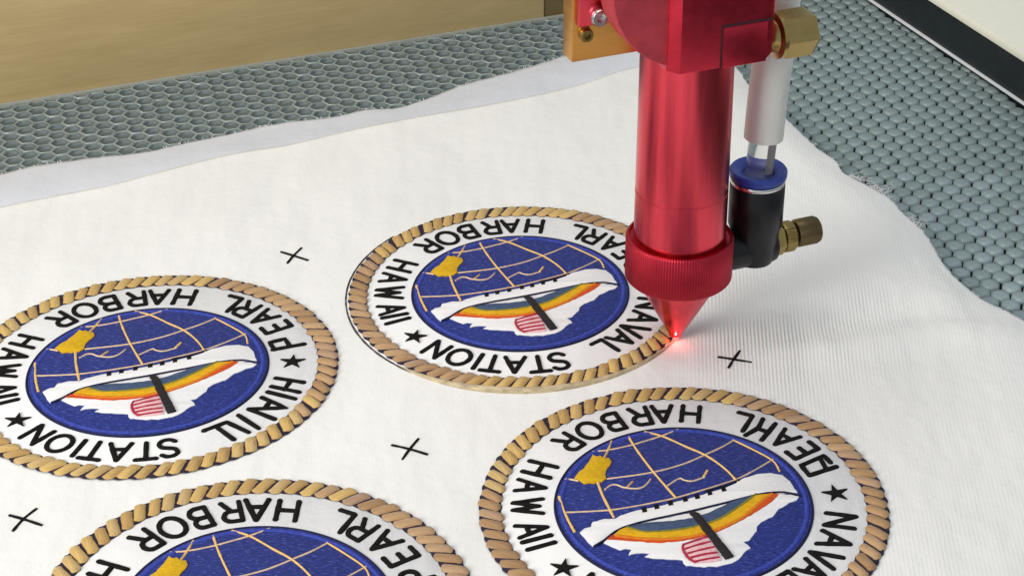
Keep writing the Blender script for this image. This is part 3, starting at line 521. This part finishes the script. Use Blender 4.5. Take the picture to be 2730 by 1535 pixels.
PL = {"A": "round embroidered patch at the left with misspelt letters below its right-hand star",
      "B": "round embroidered patch under the red laser nozzle, its rim partly cut free",
      "C": "round embroidered patch below the nozzle, PEARL stitched so it reads like BEAHL",
      "D": "round embroidered patch nearest the camera, its lower half out of view"}
RT = Matrix.Rotation
def child(name, me, root, fix, loc=(0, 0, 0), rz=0.0, sc=(1, 1, 1), **kw):
    o = link(name, me, root, **kw)
    o.matrix_basis = fix @ Matrix.LocRotScale(Vector(loc), RT(rz, 3, "Z").to_quaternion(), Vector(sc)); return o
for pi, key in enumerate("ABCD"):
    cx, cy, a, b, c = ART["M"][pi]
    ev, U = np.linalg.eigh(np.array([[a, b], [b, c]])); 
    if np.linalg.det(U) < 0: U[:, 1] *= -1
    th = math.atan2(U[1, 0], U[0, 0])
    root = link("embroidered_patch", None, None, PL[key], "embroidered patch", "round embroidered patches on the white fabric")
    root.location = (cx, cy, 0.001); root.rotation_euler[2] = th; root.scale = (ev[0], ev[1], 1); fix = RT(-th, 4, "Z")
    if key == "B": child("backing", plate(ring_poly(1.585, 160), 0.0, 0.007, 0.004, M["backing"], "backing"), root, fix)
    else: child("backing", BACK, root, fix)
    rb = child("rope_border", OUTL, root, fix)
    ph0 = random.random()
    for i in range(NS):
        ph = 2 * math.pi * (i + ph0) / NS + random.gauss(0, 0.004)
        dg = (math.degrees(ph) + random.gauss(0, 5) + 90) % 360 - 90; brown = any(a <= dg <= b for a, b in BROWN[key])
        o = link("rope_strand", (SB_ if brown else SM_)[random.randrange(3)], rb)
        rr = 1.487 + random.gauss(0, 0.004); s = random.uniform(0.95, 1.04)
        o.location = (rr * math.cos(ph), rr * math.sin(ph), 0.012 + random.uniform(0, 0.004)); o.rotation_euler[2] = ph - R(45) + random.gauss(0, 0.06); o.scale = (s, s * random.uniform(0.95, 1.02), 1)
    bf = child("blue_field", DISC, root, fix); link("dark_edge", DEDGE, bf); link("rim", RIM, bf)
    for nm, me in PARTS:
        o = child(nm, me, root, fix)
        if nm == "memorial_building":
            for wn in WINS: link("window", wn, o)
        if nm == "rainbow_band": o["label"] = {"rainbow red thread": "orange red outer rainbow band", "rainbow yellow thread": "yellow middle rainbow band", "slate thread": "slate grey inner rainbow band", "orange thread": "thin orange rainbow band", "olive thread": "thin olive green rainbow band"}[me.materials[0].name]
    fl = child("flag", FLAG, root, fix)
    for s_m in STRIPES: link("stripe", s_m, fl)
    for k, (ch, mode, an, r) in enumerate(ART["let"]):
        if key == "A" and k >= 24: continue
        if key == "A" and ch == "P" or key == "C" and k in (7, 10): continue
        rad = 1.203; an_ = R(an); nx = 0.90 if mode == "in" and abs(an) > 150 and ch in "AW" else 1.0; rot = an_ + (R(90) if mode == "in" else R(-90))
        sc = 1.0 + random.gauss(0, 0.02)
        child("letter", LM[ch], root, fix, (rad * math.cos(an_), rad * math.sin(an_), 0.0066), rot + random.gauss(0, 0.02), (sc * nx, sc, 1))
    def special(st, w_=0.045): child("letter", ribbon([[tuple(np.array(s[i]) + (np.array(s[i + 1]) - np.array(s[i])) * q / 4) for i in range(len(s) - 1) for q in range(4)] + [tuple(s[-1])] for s in st], w_, 0.020, M["black"], "letter", 0.0066, 0.12), root, fix)
    if key == "A":
        g_ = ART["A_naval"]; special(g_[:3]); special(g_[3:4]); special(g_[4:6]); special(g_[6:7]); special(g_[7:8]); special(g_[8:9]); special(g_[9:]); special(ART["A_P"])
    if key == "C": special(ART["C_R"]); special(ART["C_P"])
    for an, r in ((5.0, 1.195), (-141.5, 1.195)):
        child("star", STAR, root, fix, (r * math.cos(R(an)), r * math.sin(R(an)), 0.0066), R(random.uniform(-12, 12)), (1, 1, 1))
    if key == "B":
        pts = [((1.600) * math.cos(R(t)), 1.600 * math.sin(R(t))) for t in np.linspace(140, 245, 60)]
        child("cut_line", ribbon([pts], 0.016, 0.006, M["burn"], "cut_line", 0.002, 0.3), root, fix)
        tt = np.linspace(228, 336, 70); sw = [(1.592 * math.cos(R(t)), 1.592 * math.sin(R(t)), 0.002) for t in tt]
        rad = [0.004 + 0.033 * min(1, (t - 228) / 30) ** 0.7 * min(1, (336 - t) / 60) ** 0.8 for t in tt]
        child("cut_edge", sweep(sw, rad, 10, M["edge"], "cut_edge"), root, fix)

# ------------------------------------------------------------------ laser head
AX = (1.415, 14.74)
hd = link("laser_head", None, None, "red anodised laser cutting head with brass fittings above the white fabric", "laser head"); hd.location = (*AX, 0); hd.rotation_euler[2] = A1
nz = link("nozzle", lathe([(0.030, 0.10), (0.034, 0.055), (0.056, 0.055), (0.060, 0.075), (0.075, 0.10), (0.215, 0.36), (0.366, 0.645)], 64, M["redmetal"], "nozzle"), hd)
cp = [(0.36, 0.640), (0.436, 0.648), (0.452, 0.668), (0.452, 1.030), (0.444, 1.046), (0.428, 1.048), (0.422, 1.018), (0.380, 1.012)]
link("collar", lathe(cp, 480, M["redknurl"], "collar", ridges=((2, 3), 0.0075), smooth=50, caps=(False, False)), hd)
link("lens_tube", lathe([(0.388, 0.95), (0.388, 1.482), (0.383, 1.487), (0.383, 1.494), (0.387, 1.499), (0.382, 2.4), (0.380, 2.90)], 96, M["redmetal"], "lens_tube"), hd)
blk = prism([(-0.303, -0.5), (0.49, -0.5), (0.49, 0.02), (-0.375, 0.02), (-0.375, -0.405)], 2.78, 4.4, M["redblock"], "clamp_block", 0.010,
            lambda ed: all(abs(v.co.z - 2.78) < 1e-4 and abs(v.co.x - 0.49) < 1e-4 for v in ed.verts))
cb = link("clamp_block", blk, hd)
link("jaw", prism([(0.058, -0.506), (0.435, -0.506), (0.435, -0.3), (0.058, -0.3)], 2.776, 3.112, M["redblock"], "jaw", 0.004), cb)
link("seam", box(0.036, 0.486, -0.5015, -0.45, 3.115, 3.138, M["darkred"], "seam", 0.0), cb); link("seam", box(0.036, 0.055, -0.5015, -0.45, 2.781, 3.114, M["darkred"], "seam", 0.0), cb)
link("mirror_mount", (lambda me: me)(lathe([(0.70, 0.12), (0.72, 0.135), (0.72, 0.39), (0.712, 0.403), (0.2, 0.4035)], 96, M["redmatte"], "mirror_mount", c=(-0.12, 3.50), axis="-y")), hd)
pl = link("mount_plate", box(-0.95, 0.25, 0.12, 0.31, 2.73, 4.4, M["goldplate"], "mount_plate", 0.012), hd)
br = link("bracket", box(-0.925, -0.40, 0.04, 0.117, 3.055, 4.4, M["redmetal"], "bracket", 0.012), hd)
def screw(x, z, y, r, mat, par, nm="screw"):
    me = lathe([(r * 0.95, y), (r, y + 0.012), (r, y + 0.05), (r * 0.86, y + 0.068), (r * 0.5, y + 0.068), (r * 0.46, y + 0.03), (r * 0.02, y + 0.028)], 32, mat, nm, c=(x, z), axis="-y")
    return link(nm, me, par)
screw(-0.765, 3.135, -0.04, 0.078, M["silver"], br); screw(-0.845, 2.965, -0.12, 0.056, M["brass"], pl)
# brass clamp nut on the right of the block
nut = link("hex_nut", lathe([(0.12, 0.65), (0.185, 0.65), (0.195, 0.675), (0.195, 0.90), (0.18, 0.925), (0.10, 0.93)], 6, M["brass"], "hex_nut", c=(-0.30, 2.875), axis="x", smooth=20), hd)
link("washer", lathe([(0.08, 0.49), (0.085, 0.53), (0.12, 0.56), (0.135, 0.60), (0.185, 0.615), (0.185, 0.647), (0.1, 0.648)], 40, M["brass"], "washer", c=(-0.30, 2.875), axis="x"), nut)
# air line
EX, EY, EZ = 0.738, 0.054, 0.76
hose = catmull([(0.766, EY, 1.79), (0.782, EY, 2.15), (0.806, EY, 2.5), (0.845, EY + 0.03, 2.85), (0.90, EY + 0.08, 3.2), (1.0, EY + 0.12, 3.7), (1.1, EY + 0.14, 4.3)], 6)
link("air_hose", sweep([tuple(p) for p in hose], 0.166, 40, M["nylon"], "air_hose"), hd)
tube = link("clear_tube", sweep([(EX + 0.004, EY, 1.40), (EX + 0.015, EY, 1.6), (EX + 0.028, EY, 1.80)], 0.118, 40, M["clear"], "clear_tube"), hd)
link("metal_pin", sweep([(EX + 0.072, EY - 0.01, 1.455), (EX + 0.092, EY - 0.01, 1.80)], 0.026, 20, M["pin"], "metal_pin"), tube)
fit = link("elbow_fitting", lathe([(0.02, 0.583), (0.11, 0.59), (0.17, 0.625), (0.203, 0.73), (0.212, 0.93), (0.234, 0.985), (0.235, 1.36), (0.226, 1.375), (0.13, 1.376)], 64, M["blackp"], "elbow_fitting", c=(EX, EY)), hd)
link("fitting_arm", lathe([(0.1, 0.40), (0.175, 0.40), (0.178, 0.45), (0.178, 0.86), (0.165, 0.905), (0.08, 0.907)], 48, M["blackp"], "fitting_arm", c=(EY, EZ), axis="x"), fit)
link("steel_ring", lathe([(0.15, 1.377), (0.229, 1.377), (0.232, 1.385), (0.232, 1.402), (0.228, 1.410), (0.15, 1.410)], 64, M["silver"], "steel_ring", c=(EX, EY), caps=(False, False)), fit)
link("release_ring", lathe([(0.15, 1.411), (0.215, 1.411), (0.240, 1.43), (0.245, 1.45), (0.245, 1.488), (0.232, 1.505), (0.170, 1.490), (0.135, 1.470), (0.125, 1.45), (0.001, 1.449)], 64, M["bluep"], "release_ring", c=(EX, EY), caps=(False, False)), fit)
kn = link("adjuster", lathe([(0.08, 0.908), (0.138, 0.908), (0.142, 0.92), (0.142, 0.99), (0.125, 0.998), (0.115, 1.004)], 6, M["brass"], "adjuster", c=(EY, EZ + 0.012), axis="x", smooth=20), fit)
link("lock_ring", lathe([(0.105, 1.003), (0.128, 1.006), (0.132, 1.02), (0.132, 1.09), (0.122, 1.105), (0.08, 1.11)], 112, M["brass"], "lock_ring", c=(EY, EZ + 0.018), axis="x", ridges=((1, 2, 3, 4), 0.035)), kn)
link("knob", lathe([(0.07, 1.10), (0.085, 1.125), (0.112, 1.135), (0.121, 1.15), (0.121, 1.32), (0.108, 1.35), (0.06, 1.36)], 144, M["bronze"], "knob", c=(EY, EZ + 0.03), axis="x", ridges=((2, 3, 4, 5), 0.02)), kn)
# the beam's hot spot at the nozzle mouth, and the light it throws
link("laser_spot", lathe([(0.004, 0.0), (0.020, 0.004), (0.026, 0.03), (0.016, 0.06), (0.004, 0.066)], 16, M["laser"], "laser_spot", c=(0.0, -0.012), smooth=180), hd)
ll = bpy.data.lights.new("laser_glow", "POINT"); ll.energy = 0.5; ll.color = (1, 0.15, 0.13); ll.shadow_soft_size = 0.012
lo = bpy.data.objects.new("laser_glow", ll); scn.collection.objects.link(lo); lo.location = (AX[0] - 0.005, AX[1] - 0.075, 0.075)
